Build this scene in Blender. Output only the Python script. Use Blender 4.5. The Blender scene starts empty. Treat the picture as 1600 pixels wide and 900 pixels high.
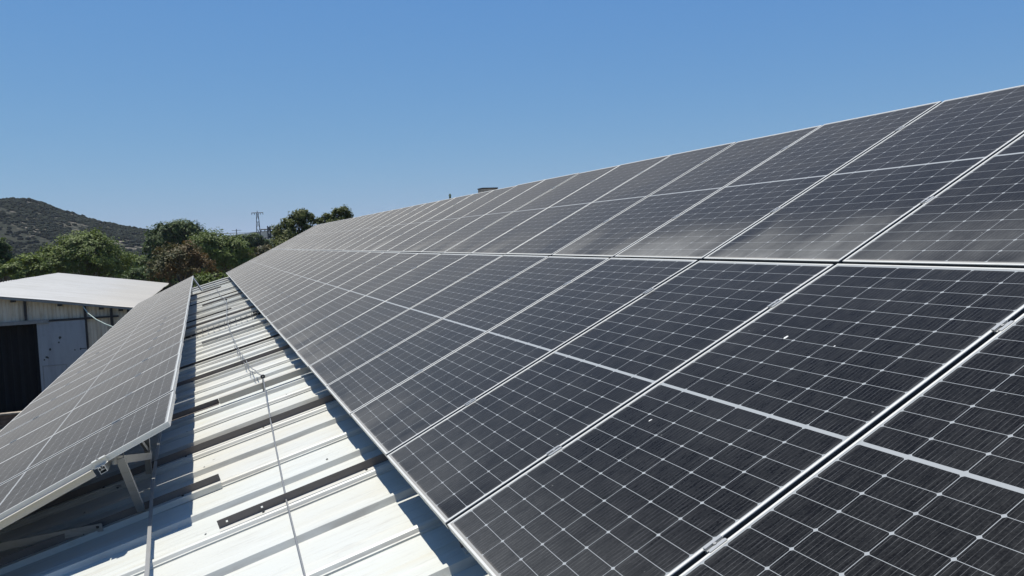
import bpy, bmesh, math, random
from mathutils import Vector, Matrix, noise
R = math.radians
random.seed(7)
scene = bpy.context.scene
col = scene.collection

# ---------------------------------------------------------------- camera
F_PX = 1286.39
YAW, PITCH, ROLL = 0.3557, -0.0643, R(-2.3)
CAM = Vector((-0.8346, -3.1172, 1.1365))
cy, sy, cp, sp = math.cos(YAW), math.sin(YAW), math.cos(PITCH), math.sin(PITCH)
fwd = Vector((sy * cp, cy * cp, sp))
rgt = Vector((cy, -sy, 0))
up = rgt.cross(fwd)
rgt2 = rgt * math.cos(ROLL) + up * math.sin(ROLL)
up2 = -rgt * math.sin(ROLL) + up * math.cos(ROLL)
cam_d = bpy.data.cameras.new("camera")
cam = bpy.data.objects.new("camera", cam_d)
col.objects.link(cam)
cam.matrix_world = Matrix(((rgt2.x, up2.x, -fwd.x, CAM.x), (rgt2.y, up2.y, -fwd.y, CAM.y), (rgt2.z, up2.z, -fwd.z, CAM.z), (0, 0, 0, 1)))
cam_d.sensor_width = 36
cam_d.lens = F_PX / 1600 * 36
cam_d.clip_start = 0.05
cam_d.clip_end = 20000
scene.camera = cam

# ---------------------------------------------------------------- light
SUN_TO = Vector((-0.145, 0.18, 1.0)).normalized()      # towards the sun
sun_el = math.asin(SUN_TO.z)
sun_az = math.atan2(SUN_TO.x, SUN_TO.y)               # clockwise from +Y
world = bpy.data.worlds.new("World")
scene.world = world
world.use_nodes = True
wn = world.node_tree
sky = wn.nodes.new("ShaderNodeTexSky")
sky.sky_type = 'NISHITA'
sky.sun_disc = False
sky.sun_elevation = sun_el
sky.sun_rotation = sun_az
sky.altitude = 100
sky.air_density = 1.0
sky.dust_density = 0.3
sky.ozone_density = 1.5
bg = wn.nodes["Background"]
bg.inputs[1].default_value = 0.077
# grade the sky like the phone picture: each channel keeps its own slope from zenith to horizon
sep = wn.nodes.new("ShaderNodeSeparateColor"); com = wn.nodes.new("ShaderNodeCombineColor")
wn.links.new(sky.outputs[0], sep.inputs[0])
for i, (k, gm_) in enumerate(((0.655, 0.82), (1.50, 0.56), (4.75, 0.15))):
    pw_ = wn.nodes.new("ShaderNodeMath"); pw_.operation = 'POWER'; pw_.inputs[1].default_value = gm_
    ml_ = wn.nodes.new("ShaderNodeMath"); ml_.operation = 'MULTIPLY'; ml_.inputs[1].default_value = k
    wn.links.new(sep.outputs[i], pw_.inputs[0]); wn.links.new(pw_.outputs[0], ml_.inputs[0]); wn.links.new(ml_.outputs[0], com.inputs[i])
wn.links.new(com.outputs[0], bg.inputs[0])
sd = bpy.data.lights.new("sun", 'SUN')
sd.energy = 5.0
sd.angle = R(0.53)
sd.color = (1.0, 0.965, 0.90)
so = bpy.data.objects.new("sun", sd)
so.rotation_euler = SUN_TO.to_track_quat('Z', 'Y').to_euler()
col.objects.link(so)
scene.view_settings.view_transform = 'Standard'
scene.view_settings.look = 'None'
scene.view_settings.exposure = 0.35
scene.view_settings.gamma = 1
scene.view_settings.use_curve_mapping = False

# ---------------------------------------------------------------- helpers
def tag(o, label=None, cat=None, group=None, kind=None):
    if label: o['label'] = label
    if cat: o['category'] = cat
    if group: o['group'] = group
    if kind: o['kind'] = kind
    return o

def empty(name, loc, rot=(0, 0, 0), label=None, cat=None, group=None):
    o = bpy.data.objects.new(name, None)
    o.empty_display_size = 0.1
    col.objects.link(o)
    o.location = loc
    o.rotation_euler = rot
    return tag(o, label, cat, group)

def at(px, py, Y):
    """photo pixel (1600 wide) seen at the world plane y = Y"""
    d = rgt2 * ((px - 800) / F_PX) + up2 * ((450 - py) / F_PX) + fwd
    return CAM + d * ((Y - CAM.y) / d.y)

class MB:
    def __init__(s):
        s.v = []; s.f = []; s.m = []
    def quad(s, pts, mi=0):
        n = len(s.v); s.v += [tuple(p) for p in pts]; s.f.append(tuple(range(n, n + len(pts)))); s.m.append(mi)
    def box(s, x0, x1, y0, y1, z0, z1, mi=0, M=None):
        P = [Vector(p) for p in ((x0, y0, z0), (x1, y0, z0), (x1, y1, z0), (x0, y1, z0), (x0, y0, z1), (x1, y0, z1), (x1, y1, z1), (x0, y1, z1))]
        if M: P = [M @ p for p in P]
        n = len(s.v); s.v += [tuple(p) for p in P]
        for f in ((0, 3, 2, 1), (4, 5, 6, 7), (0, 1, 5, 4), (1, 2, 6, 5), (2, 3, 7, 6), (3, 0, 4, 7)):
            s.f.append(tuple(n + i for i in f)); s.m.append(mi)
        return s
    def beam(s, a, b, w, h, upv=(0, 0, 1), mi=0):
        """rectangular bar from a to b, w wide and h high (h along upv)"""
        a = Vector(a); b = Vector(b); d = (b - a); L = d.length; d.normalize()
        u = Vector(upv); x = d.cross(u).normalized(); u = x.cross(d).normalized()
        M = Matrix(((x.x, d.x, u.x, a.x), (x.y, d.y, u.y, a.y), (x.z, d.z, u.z, a.z), (0, 0, 0, 1)))
        return s.box(-w / 2, w / 2, 0, L, -h / 2, h / 2, mi, M)
    def angle(s, a, b, w, t=0.004, upv=(0, 0, 1), flip=1):
        """L section from a to b"""
        a = Vector(a); b = Vector(b); d = (b - a); L = d.length; d.normalize()
        u = Vector(upv); x = d.cross(u).normalized() * flip; u = u - d * u.dot(d); u.normalize()
        M = Matrix(((x.x, d.x, u.x, a.x), (x.y, d.y, u.y, a.y), (x.z, d.z, u.z, a.z), (0, 0, 0, 1)))
        s.box(0, w, 0, L, 0, t, 0, M); s.box(0, t, 0, L, -w, 0, 0, M)
        return s
    def tube(s, pts, r, n=8, mi=0, cap=True):
        pts = [Vector(p) for p in pts]; rings = []
        for i, p in enumerate(pts):
            d = (pts[min(i + 1, len(pts) - 1)] - pts[max(i - 1, 0)]).normalized()
            x = d.cross(Vector((0, 0, 1)) if abs(d.z) < .95 else Vector((1, 0, 0))).normalized(); y = d.cross(x)
            rr = r[i] if isinstance(r, (list, tuple)) else r
            base = len(s.v)
            for k in range(n):
                a = 2 * math.pi * k / n
                s.v.append(tuple(p + (x * math.cos(a) + y * math.sin(a)) * rr))
            rings.append(base)
        for a, b in zip(rings, rings[1:]):
            for k in range(n):
                s.f.append((a + k, a + (k + 1) % n, b + (k + 1) % n, b + k)); s.m.append(mi)
        if cap:
            s.f.append(tuple(rings[0] + k for k in range(n))[::-1]); s.m.append(mi)
            s.f.append(tuple(rings[-1] + k for k in range(n))); s.m.append(mi)
        return s
    def mesh(s, name, mats, smooth=False):
        me = bpy.data.meshes.new(name)
        me.from_pydata(s.v, [], s.f)
        for m in (mats if isinstance(mats, (list, tuple)) else [mats]): me.materials.append(m)
        if any(s.m):
            for p, i in zip(me.polygons, s.m): p.material_index = i
        if smooth:
            for p in me.polygons: p.use_smooth = True
        me.update()
        return me
    def build(s, name, mats, parent=None, smooth=False, fix=False):
        me = s.mesh(name, mats, smooth)
        if fix:
            bm = bmesh.new(); bm.from_mesh(me); bmesh.ops.recalc_face_normals(bm, faces=bm.faces); bm.to_mesh(me); bm.free()
        o = bpy.data.objects.new(name, me)
        col.objects.link(o)
        if parent: o.parent = parent
        return o

def link_mesh(name, me, parent=None, loc=(0, 0, 0)):
    o = bpy.data.objects.new(name, me); col.objects.link(o); o.location = loc
    if parent: o.parent = parent
    return o

# ---------------------------------------------------------------- node helpers
ALB = 0.80      # all surface colours below are multiplied by this
class NT:
    def __init__(s, name):
        s.m = bpy.data.materials.new(name); s.m.use_nodes = True
        s.t = s.m.node_tree; s.b = s.t.nodes["Principled BSDF"]
    def n(s, kind, **kw):
        nd = s.t.nodes.new(kind)
        for k, v in kw.items(): setattr(nd, k, v)
        return nd
    def l(s, a, b): s.t.links.new(a, b)
    def put(s, sock, v):
        if hasattr(v, 'bl_idname') or hasattr(v, 'is_output'): s.l(v, sock)
        else: sock.default_value = v
    def math(s, op, a, b=0.0, c=None, clamp=False):
        nd = s.n("ShaderNodeMath", operation=op, use_clamp=clamp)
        s.put(nd.inputs[0], a); s.put(nd.inputs[1], b)
        if c is not None: s.put(nd.inputs[2], c)
        return nd.outputs[0]
    def mix(s, f, a, b):
        nd = s.n("ShaderNodeMix", data_type='RGBA')
        s.put(nd.inputs[0], f)
        for i, v in ((6, a), (7, b)):
            if isinstance(v, (tuple, list)): nd.inputs[i].default_value = (v[0] * ALB, v[1] * ALB, v[2] * ALB, 1)
            else: s.l(v, nd.inputs[i])
        return nd.outputs[2]
    def noise(s, vec, scale, detail=4, rough=.55):
        nd = s.n("ShaderNodeTexNoise"); nd.inputs["Scale"].default_value = scale
        nd.inputs["Detail"].default_value = detail; nd.inputs["Roughness"].default_value = rough
        s.l(vec, nd.inputs["Vector"]); return nd.outputs["Fac"]
    def mapping(s, vec, scale=(1, 1, 1), loc=None):
        nd = s.n("ShaderNodeMapping"); nd.inputs["Scale"].default_value = scale
        if loc is not None: s.put(nd.inputs["Location"], loc)
        s.l(vec, nd.inputs["Vector"]); return nd.outputs[0]
    def ramp(s, v, lo, hi, smooth=True):
        nd = s.n("ShaderNodeMapRange", interpolation_type='SMOOTHSTEP' if smooth else 'LINEAR')
        s.put(nd.inputs[0], v); s.put(nd.inputs[1], lo); s.put(nd.inputs[2], hi)
        return nd.outputs[0]
    def obj(s): return s.n("ShaderNodeTexCoord").outputs["Object"]
    def rand(s): return s.n("ShaderNodeObjectInfo").outputs["Random"]
    def xyz(s, v):
        nd = s.n("ShaderNodeSeparateXYZ"); s.l(v, nd.inputs[0]); return nd.outputs
    def set(s, **kw):
        for k, v in kw.items():
            i = s.b.inputs[k.replace('_', ' ')]
            if isinstance(v, (tuple, list)): i.default_value = (*v, 1) if len(v) == 3 else v
            else: s.put(i, v)
        return s
    def bump(s, h, strength, dist):
        nd = s.n("ShaderNodeBump"); nd.inputs["Strength"].default_value = strength; nd.inputs["Distance"].default_value = dist
        s.l(h, nd.inputs["Height"]); s.l(nd.outputs[0], s.b.inputs["Normal"])

def simple(name, c, rough=.6, metal=0.0, var=.15, scale=8.0, bump=0.0):
    t = NT(name); v = t.obj(); f = t.noise(v, scale, 5)
    lo = tuple(x * (1 - var) for x in c); hi = tuple(min(1, x * (1 + var)) for x in c)
    t.set(Base_Color=t.mix(t.ramp(f, .3, .7), lo, hi), Roughness=rough, Metallic=metal)
    if bump: t.bump(f, bump, .01)
    return t.m

# ---------------------------------------------------------------- materials
PW, PH = 1.127, 2.172        # one solar panel, m
def make_cell_mat():
    t = NT("solar_cells"); o = t.obj(); x, y, z = t.xyz(o)[:3]
    rnd = t.rand()
    px = .1828; x0 = (PW - 6 * px) / 2
    pyy = .0882; gap = .0145; ym = PH / 2
    u = t.math('DIVIDE', t.math('SUBTRACT', x, x0), px)
    fu = t.math('FRACT', u)
    dx = t.math('MULTIPLY', t.math('SUBTRACT', .5, t.math('ABSOLUTE', t.math('SUBTRACT', fu, .5))), px)   # distance to column line, m
    ya = t.math('SUBTRACT', t.math('ABSOLUTE', t.math('SUBTRACT', y, ym)), gap / 2)                       # from the mid band outward
    v = t.math('DIVIDE', ya, pyy)
    fv = t.math('FRACT', v)
    dy = t.math('MULTIPLY', t.math('SUBTRACT', .5, t.math('ABSOLUTE', t.math('SUBTRACT', fv, .5))), pyy)
    colline = t.math('LESS_THAN', dx, .0011)
    rowline = t.math('LESS_THAN', dy, .0009)
    diam = t.math('LESS_THAN', t.math('ADD', dx, dy), .0088)
    mid = t.math('LESS_THAN', ya, -.0005)
    ex = t.math('MINIMUM', x, t.math('SUBTRACT', PW, x))
    ey = t.math('MINIMUM', y, t.math('SUBTRACT', PH, y))
    border = t.math('MAXIMUM', t.math('LESS_THAN', ex, x0 - .0005), t.math('GREATER_THAN', v, 12.0))
    white = t.math('MAXIMUM', t.math('MAXIMUM', colline, rowline), t.math('MAXIMUM', diam, t.math('MAXIMUM', mid, border)))
    # fine wires along y, ten to a cell
    fb = t.math('FRACT', t.math('MULTIPLY', u, 10.0))
    bus = t.math('LESS_THAN', t.math('ABSOLUTE', t.math('SUBTRACT', fb, .5)), .035)
    # dirt
    sh = t.n("ShaderNodeCombineXYZ"); t.l(t.math('MULTIPLY', rnd, 57.0), sh.inputs[0]); t.l(t.math('MULTIPLY', rnd, 31.0), sh.inputs[1])
    ov = t.n("ShaderNodeVectorMath", operation='ADD'); t.l(o, ov.inputs[0]); t.l(sh.outputs[0], ov.inputs[1]); ov = ov.outputs[0]
    n1 = t.noise(ov, 1.6, 4)
    n2 = t.noise(t.mapping(ov, (75, 9, 1)), 1.0, 3, .6)        # runs down the slope
    n3 = t.noise(ov, 140.0, 2)
    n4 = t.noise(ov, 14.0, 5, .65)
    da = t.n("ShaderNodeAttribute", attribute_type='OBJECT', attribute_name='dust').outputs["Fac"]
    low = t.math('SUBTRACT', 1.0, t.ramp(t.math('ADD', y, t.math('MULTIPLY', t.math('SUBTRACT', n1, .5), .75)), -.10, .66))
    n6 = t.noise(t.mapping(ov, (1.9, .8, 1)), 1.0, 3, .5)
    low = t.math('MULTIPLY', low, t.ramp(n6, .34, .58))
    low = t.math('MULTIPLY', low, t.math('ADD', .65, t.math('MULTIPLY', n4, .7)))
    edge = t.math('SUBTRACT', 1.0, t.ramp(t.math('ADD', t.math('MINIMUM', ex, ey), t.math('MULTIPLY', n4, .014)), .008, .045))
    base = t.math('ADD', .020, t.math('MULTIPLY', t.ramp(n1, .35, .75), .030))
    base = t.math('ADD', base, t.math('MULTIPLY', t.math('SUBTRACT', n2, .5), .15))
    base = t.math('ADD', base, t.math('MULTIPLY', t.math('SUBTRACT', n3, .5), .09))
    dust = t.math('ADD', base, t.math('MULTIPLY', low, da))
    dust = t.math('ADD', dust, t.math('MULTIPLY', edge, .16), clamp=True)
    # dust film, with the sky's grazing reflection painted into its pale colour
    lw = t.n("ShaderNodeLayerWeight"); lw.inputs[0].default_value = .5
    film_and_sky = t.math('MULTIPLY', t.math('POWER', lw.outputs["Facing"], 8.0), t.math('ADD', .68, t.math('MULTIPLY', n1, .24)))
    vor = t.n("ShaderNodeTexVoronoi"); vor.inputs["Scale"].default_value = 9.0; t.l(ov, vor.inputs["Vector"])
    spk = t.math('LESS_THAN', vor.outputs["Distance"], .035)
    cellc = t.mix(t.math('MULTIPLY', bus, t.math('ADD', .12, t.math('MULTIPLY', t.ramp(n4, .35, .65), .5))), (.0075, .0076, .0082), (.15, .15, .15))
    c = t.mix(white, cellc, (.335, .35, .35))
    c = t.mix(dust, c, (.285, .287, .277))
    c = t.mix(film_and_sky, c, (.34, .32, .283))
    crust = t.math('SUBTRACT', 1.0, t.ramp(t.math('SUBTRACT', y, t.math('MULTIPLY', n4, .014)), .006, .022))
    c = t.mix(t.math('MULTIPLY', crust, .5), c, (.31, .275, .22))
    c = t.mix(t.math('MULTIPLY', spk, .22), c, (.5, .5, .46))
    t.set(Base_Color=c, Roughness=t.math('ADD', .26, t.math('MULTIPLY', t.math('ADD', dust, film_and_sky), .8), clamp=True), IOR=1.33)
    t.b.inputs["Sheen Weight"].default_value = 0.0
    t.b.inputs["Specular IOR Level"].default_value = .08
    t.b.inputs["Sheen Roughness"].default_value = .45
    t.b.inputs["Sheen Tint"].default_value = (1, .96, .88, 1)
    h = t.math('ADD', t.math('MULTIPLY', n2, 1.0), t.math('MULTIPLY', n3, .35))
    t.bump(h, .7, .0015)
    return t.m
M_cell = make_cell_mat()
M_back = simple("grey_backsheet", (.16, .16, .16), .5)

def make_alu(name, c, rough=.38, metal=.35, dirt=.35):
    t = NT(name); o = t.obj(); n = t.noise(t.mapping(o, (1, 1, 6)), 7, 5, .65); r = t.rand()
    c2 = tuple(x * .62 for x in c[:2]) + (c[2] * .5,)
    f = t.math('MULTIPLY', t.ramp(n, .5, .75), dirt)
    t.set(Base_Color=t.mix(f, c, c2), Roughness=rough, Metallic=metal)
    return t.m
M_frame = make_alu("anodised_frame", (.72, .70, .625), .42, .2)
M_alu = make_alu("mill_aluminium", (.48, .48, .455), .4, .5)
M_galv = make_alu("galvanised_steel", (.34, .335, .315), .5, .4, .5)
M_rail = make_alu("shaded_angle", (.17, .15, .135), .6, .2, .6)  # grey steel, its shaded face painted as dark brown
M_cream = make_alu("cream_channel", (.50, .47, .40), .55, .1, .4)
M_bolt = simple("dark_bolt", (.03, .03, .03), .5)
M_rubber = simple("black_rubber", (.012, .012, .012), .45)
M_wire = make_alu("wire", (.30, .30, .29), .5, .5, .3)

def make_roof_mat():
    t = NT("white_roof_sheet"); o = t.obj(); x, y, z = t.xyz(o)[:3]
    n1 = t.noise(t.mapping(o, (.5, 3.5, 1)), 1.4, 5, .6)         # streaks down the slope
    n2 = t.noise(t.mapping(o, (2.5, 30, 1)), 1.0, 4, .6)
    n3 = t.noise(o, 26.0, 3)
    n4 = t.noise(o, .35, 3)
    # sheet by sheet tone, 1.034 m a sheet
    si = t.math('FLOOR', t.math('DIVIDE', t.math('SUBTRACT', y, .645), 1.0468))
    wnz = t.n("ShaderNodeTexWhiteNoise", noise_dimensions='1D'); t.l(si, wnz.inputs["W"])
    c = t.mix(t.ramp(n1, .46, .74), (.61, .618, .56), (.595, .57, .47))
    c = t.mix(t.math('MULTIPLY', wnz.outputs["Value"], .5), c, (.595, .575, .505))
    c = t.mix(t.math('MULTIPLY', t.ramp(n2, .53, .75), .36), c, (.36, .335, .28))
    c = t.mix(t.math('MULTIPLY', t.ramp(n3, .64, .78), .25), c, (.34, .30, .24))
    vor = t.n("ShaderNodeTexVoronoi"); vor.inputs["Scale"].default_value = 2.6; t.l(t.mapping(o, (.7, 1, 0)), vor.inputs["Vector"])
    spk = t.math('LESS_THAN', t.math('ADD', vor.outputs["Distance"], t.math('MULTIPLY', n3, .03)), .037)
    c = t.mix(t.math('MULTIPLY', spk, .8), c, (.10, .085, .07))
    rf = t.math('ABSOLUTE', t.math('SUBTRACT', t.math('FRACT', t.math('ADD', t.math('DIVIDE', t.math('SUBTRACT', y, .1398), .52341), .5)), .5))
    dl = t.math('SUBTRACT', 1.0, t.ramp(t.math('ABSOLUTE', t.math('SUBTRACT', rf, .085)), .0, t.math('ADD', .012, t.math('MULTIPLY', n1, .07))))
    c = t.mix(t.math('MULTIPLY', dl, t.math('MULTIPLY', t.ramp(n2, .35, .7), .55)), c, (.36, .335, .285))
    n5 = t.noise(t.mapping(o, (1.0, 9, 1)), 2.2, 6, .7)
    c = t.mix(t.math('MULTIPLY', t.ramp(n5, .54, .72), .42), c, (.40, .38, .33))
    t.set(Base_Color=c, Roughness=.42)
    t.b.inputs["Specular IOR Level"].default_value = .35
    t.bump(t.noise(t.mapping(o, (1.2, 5, 1)), 1.2, 3), .25, .01)
    return t.m
M_roof = make_roof_mat()

def make_dry_ground():
    t = NT("dry_ground"); o = t.obj()
    n1 = t.noise(o, .05, 6); n2 = t.noise(o, 1.2, 6, .7)
    c = t.mix(t.ramp(n1, .35, .65), (.10, .095, .05), (.20, .17, .11))
    c = t.mix(t.math('MULTIPLY', n2, .6), c, (.06, .065, .03))
    t.set(Base_Color=c, Roughness=.95); t.bump(n2, .6, .1)
    return t.m
M_ground = make_dry_ground()

def make_hill_mat(a, b, cc, sc):
    t = NT("hillside"); o = t.obj()
    n1 = t.noise(o, sc, 7, .65); n2 = t.noise(t.mapping(o, (1, 1, 2.2)), sc * 3.2, 5, .7); n3 = t.noise(o, .012, 3)
    c = t.mix(t.ramp(n1, .4, .62), a, b)
    pat = t.math('MULTIPLY', t.ramp(n2, .50, .62), t.ramp(n3, .34, .56))
    c = t.mix(pat, c, cc)
    t.set(Base_Color=c, Roughness=.95); t.b.inputs["Specular IOR Level"].default_value = .1
    return t.m
M_hill = make_hill_mat((.022, .026, .017), (.036, .038, .025), (.24, .205, .165), .09)
M_hill2 = make_hill_mat((.018, .024, .018), (.032, .038, .026), (.06, .06, .045), .05)

def leaf_mat(name, dark, light, odd=None, oddf=0.0):
    dark = tuple(v * 1.25 for v in dark); light = tuple(v * 1.25 for v in light)
    t = NT(name); o = t.obj()
    g = t.n("ShaderNodeNewGeometry"); r = g.outputs["Random Per Island"]
    n = t.noise(o, .55, 3)
    f = t.math('ADD', t.math('MULTIPLY', r, .55), t.math('MULTIPLY', t.ramp(n, .3, .7), .5), clamp=True)
    c = t.mix(f, dark, light)
    if odd:
        n2 = t.noise(o, .45, 3)
        c = t.mix(t.math('MULTIPLY', t.ramp(n2, .40, .60), oddf), c, odd)
    t.set(Base_Color=c, Roughness=.55)
    t.b.inputs["Specular IOR Level"].default_value = .3
    t.b.inputs["Transmission Weight"].default_value = 0.0
    tr = t.n("ShaderNodeBsdfTranslucent"); t.l(c, tr.inputs[0])
    mx = t.n("ShaderNodeMixShader"); mx.inputs[0].default_value = .32
    t.l(t.b.outputs[0], mx.inputs[1]); t.l(tr.outputs[0], mx.inputs[2])
    t.l(mx.outputs[0], t.t.nodes["Material Output"].inputs[0])
    return t.m
M_leaf_mid = leaf_mat("olive_green_leaves", (.055, .085, .014), (.140, .180, .032))
M_leaf_dark = leaf_mat("dark_green_leaves", (.034, .060, .015), (.092, .128, .030))
M_leaf_red = leaf_mat("russet_leaves", (.036, .044, .014), (.085, .088, .026), (.17, .088, .022), .75)
M_leaf_light = leaf_mat("yellow_green_leaves", (.050, .068, .014), (.140, .155, .036))
M_leaf_far = simple("far_scrub_leaves", (.022, .026, .017), .95, 0, .35, .08); M_leaf_far.node_tree.nodes["Principled BSDF"].inputs["Specular IOR Level"].default_value = .05
M_bark = simple("bark", (.10, .075, .05), .9, 0, .3, 6, .5)

def corr_mat(name, c, stain, var=.35):
    t = NT(name); o = t.obj()
    n = t.noise(t.mapping(o, (3.5, 3.5, .45)), 1.0, 5, .65); n2 = t.noise(o, 5.0, 4)
    cc = t.mix(t.math('MULTIPLY', t.ramp(n, .42, .72), .75), c, stain)
    cc = t.mix(t.math('MULTIPLY', t.ramp(n2, .5, .8), var), cc, tuple(x * .5 for x in c))
    t.set(Base_Color=cc, Roughness=.6)
    return t.m
M_shedwall = corr_mat("old_corrugated_wall", (.72, .60, .44), (.42, .31, .19))
def shed_roof_mat():
    t = NT("pale_corrugated_roof"); o = t.obj(); x, y, z = t.xyz(o)[:3]
    n = t.noise(t.mapping(o, (.5, 2.5, 1)), 1.0, 5, .65); n2 = t.noise(o, .6, 4)
    c = t.mix(t.ramp(n, .42, .70), (.50, .495, .47), (.43, .42, .385))
    c = t.mix(t.math('MULTIPLY', t.ramp(t.math('ADD', x, t.math('MULTIPLY', n2, 3.0)), 4.8, 8.2), .75), c, (.46, .415, .34))
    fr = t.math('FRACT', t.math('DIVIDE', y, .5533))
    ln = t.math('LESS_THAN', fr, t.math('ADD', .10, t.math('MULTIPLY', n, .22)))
    c = t.mix(t.math('MULTIPLY', ln, .42), c, (.25, .245, .225))  # dark lines paint the lap shadows along the ribs
    t.set(Base_Color=c, Roughness=.6); return t.m
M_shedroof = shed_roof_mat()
M_door = corr_mat("grey_white_door", (.36, .365, .37), (.27, .275, .28), .2)
M_black = simple("black_curtain", (.003, .003, .0035), .9, 0, .4, 3)
M_dark = simple("dark_steel", (.045, .04, .036), .7, .2, .3)
M_header = simple("grey_steel", (.27, .26, .24), .6, .1)
M_hose = simple("pale_green_pipe", (.42, .50, .44), .5)
M_conc = simple("old_concrete", (.30, .255, .20), .9, 0, .35, 3.5, .6)
M_wallbarn = corr_mat("barn_wall", (.42, .41, .38), (.30, .27, .22))
M_pylon = simple("pylon_steel", (.10, .105, .105), .6, .3)
M_greenpost = simple("green_post", (.10, .14, .08), .6)

# ---------------------------------------------------------------- ground and hills
GZ = -5.5
g = MB(); g.quad([(-9000, -9000, GZ), (9000, -9000, GZ), (9000, 9000, GZ), (-9000, 9000, GZ)])
tag(g.build("ground", M_ground), kind='structure')

def lerp_tab(tab, x):
    if x <= tab[0][0]: return tab[0][1]
    for (a, b), (c, d) in zip(tab, tab[1:]):
        if x <= c:
            u = (x - a) / (c - a); u = u * u * (3 - 2 * u) * .4 + u * .6
            return b + (d - b) * u
    return tab[-1][1]

def hill(name, mat, tab, Y0, halfw, step, x0, x1, amp):
    mb = MB(); nx = int((x1 - x0) / step) + 1; ny = int(2 * halfw / step) + 1; pts = {}
    def hz(x, y):
        crest = lerp_tab(tab, x) - GZ + 2
        d = (y - Y0) / halfw
        s = max(0, 1 - d * d) ** 1.25
        return GZ - 3 + crest * s + amp * s * (noise.noise(Vector((x * .02, y * .02, 1.3))) + .5 * noise.noise(Vector((x * .06, y * .06, 4.3))))
    for i in range(nx):
        for j in range(ny):
            x = x0 + i * step; y = Y0 - halfw + j * step
            mb.v.append((x, y, hz(x, y)))
    for i in range(nx - 1):
        for j in range(ny - 1):
            a = i * ny + j; mb.f.append((a, a + ny, a + ny + 1, a + 1)); mb.m.append(0)
    o = mb.build(name, mat, smooth=True); tag(o, kind='structure')
    return hz
HT = [(-420, -3), (-260, 14), (-190, 26), (-142, 30.5), (-113, 31.5), (-99.8, 31.2), (-85, 30.4), (-67.2, 23.3), (-51.9, 17.6), (-37.7, 14), (-24.8, 11.2), (-12, 6.0), (10, 0), (60, -5), (160, -7)]
hz = hill("hill", M_hill, HT, 500, 170, 5, -420, 160, 1.5)
H2 = [(-260, 0), (-100, 6), (20, 15), (60, 22.5), (100, 26), (140, 22), (200, 16), (420, 14), (800, 6)]
hill("far_hill", M_hill2, H2, 1500, 300, 20, -260, 800, 3)

# scrub on the near hill: dense maquis nobody could count
sc = MB(); rs = random.Random(3)
ico = bmesh.new(); bmesh.ops.create_icosphere(ico, subdivisions=1, radius=1)
iv = [v.co.copy() for v in ico.verts]; iff = [tuple(v.index for v in f.verts) for f in ico.faces]; ico.free()
cnt = 0
while cnt < 14000:
    x = rs.uniform(-190, 30); y = rs.uniform(345, 520)
    if noise.noise(Vector((x * .045, y * .045, 9))) > (.06 if x < -72 else .24) and rs.random() < .86: continue
    r = rs.choice((.5, .6, .8, .8, 1.0, 1.3)); z = hz(x, y)
    n0 = len(sc.v); sx = rs.uniform(.9, 1.5); ang = rs.uniform(0, 6.28)
    for v in iv:
        k = r * rs.uniform(.72, 1.2)
        p = Vector((v.x * k * sx, v.y * k, v.z * k * .8))
        sc.v.append((x + p.x * math.cos(ang) - p.y * math.sin(ang), y + p.x * math.sin(ang) + p.y * math.cos(ang), z + p.z + r * .15))
    for f in iff: sc.f.append(tuple(n0 + i for i in f)); sc.m.append(0)
    cnt += 1
tag(sc.build("hillside_scrub", M_leaf_far), "dark green scrub covering the stony hillside on the left", "scrub", kind='stuff')

# ---------------------------------------------------------------- the barn we stand on
RZ0, RT = -0.265, 0.2704            # roof plane z = RZ0 + x * RT
EAVE, RIDGE, YN, YF = -3.35, 5.2, -7.0, 35.35
def fy(y): return CAM.y + (y - CAM.y) * 1.0124
def roof_z(x): return RZ0 + x * RT
barn = empty("barn", (0, 0, 0), label="long farm barn whose white ribbed metal roof carries the solar arrays", cat="barn")
RIB = .517 * 1.0124; RY0 = fy(.085)              # even ribs: plain trapezoid, odd ribs: lap joints
def rib_profile():
    P = []
    k = int((YN - RY0) / RIB); y = RY0 + k * RIB
    P.append((YN, 0))
    while y < YF - .1:
        if y > YN + .1:
            if k % 2 == 0:
                P += [(y - .034, 0), (y - .018, .036), (y + .018, .036), (y + .040, 0), (y + .16, .0), (y + .18, .004), (y + .26, .004), (y + .28, 0)]
            else:
                P += [(y - .0400, 0), (y - .0385, .010), (y - .030, .013), (y - .019, .031), (y - .006, .038), (y + .008, .037), (y + .022, .028), (y + .040, 0), (y + .16, .0), (y + .18, .004), (y + .26, .004), (y + .28, 0)]
        k += 1; y = RY0 + k * RIB
    P.append((YF, 0))
    return P
PR = rib_profile()
def roof_sheet(x0, x1, zf, step):
    mb = MB(); n = int(abs(x1 - x0) / step) + 1; m = len(PR)
    for i in range(n + 1):
        x = x0 + (x1 - x0) * i / n
        for (y, h) in PR:
            d = .004 * noise.noise(Vector((x * 1.1, y * .9, 2.0))) + .003 * noise.noise(Vector((x * 4, y * 1.7, 5.0)))
            mb.v.append((x, y + .004 * noise.noise(Vector((x * .7, y * 3, 8))), zf(x) + h + d))
    for i in range(n):
        for j in range(m - 1):
            a = i * m + j; mb.f.append((a, a + m, a + m + 1, a + 1)); mb.m.append(0)
    return mb
rm = roof_sheet(EAVE, RIDGE, roof_z, .30)
rq = random.Random(8)
for xs_ in (-2.6, -1.75, -.92, -.15, .62, 1.6, 2.9):
    k = -12
    while RY0 + k * RIB < YF - .3:
        y = RY0 + (k + .30 + rq.uniform(-.03, .03)) * RIB; x = xs_ + rq.uniform(-.04, .04)
        if rq.random() < .5:
            z = roof_z(x); rm.tube([(x, y, z - .002), (x, y, z + .004)], .0085, 8, 1); rm.tube([(x, y, z + .005), (x, y, z + .009)], .005, 6, 1)
        k += 1
roof = rm.build("roof", [M_roof, M_galv, M_bolt], barn)
ridge_z = roof_z(RIDGE)
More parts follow.
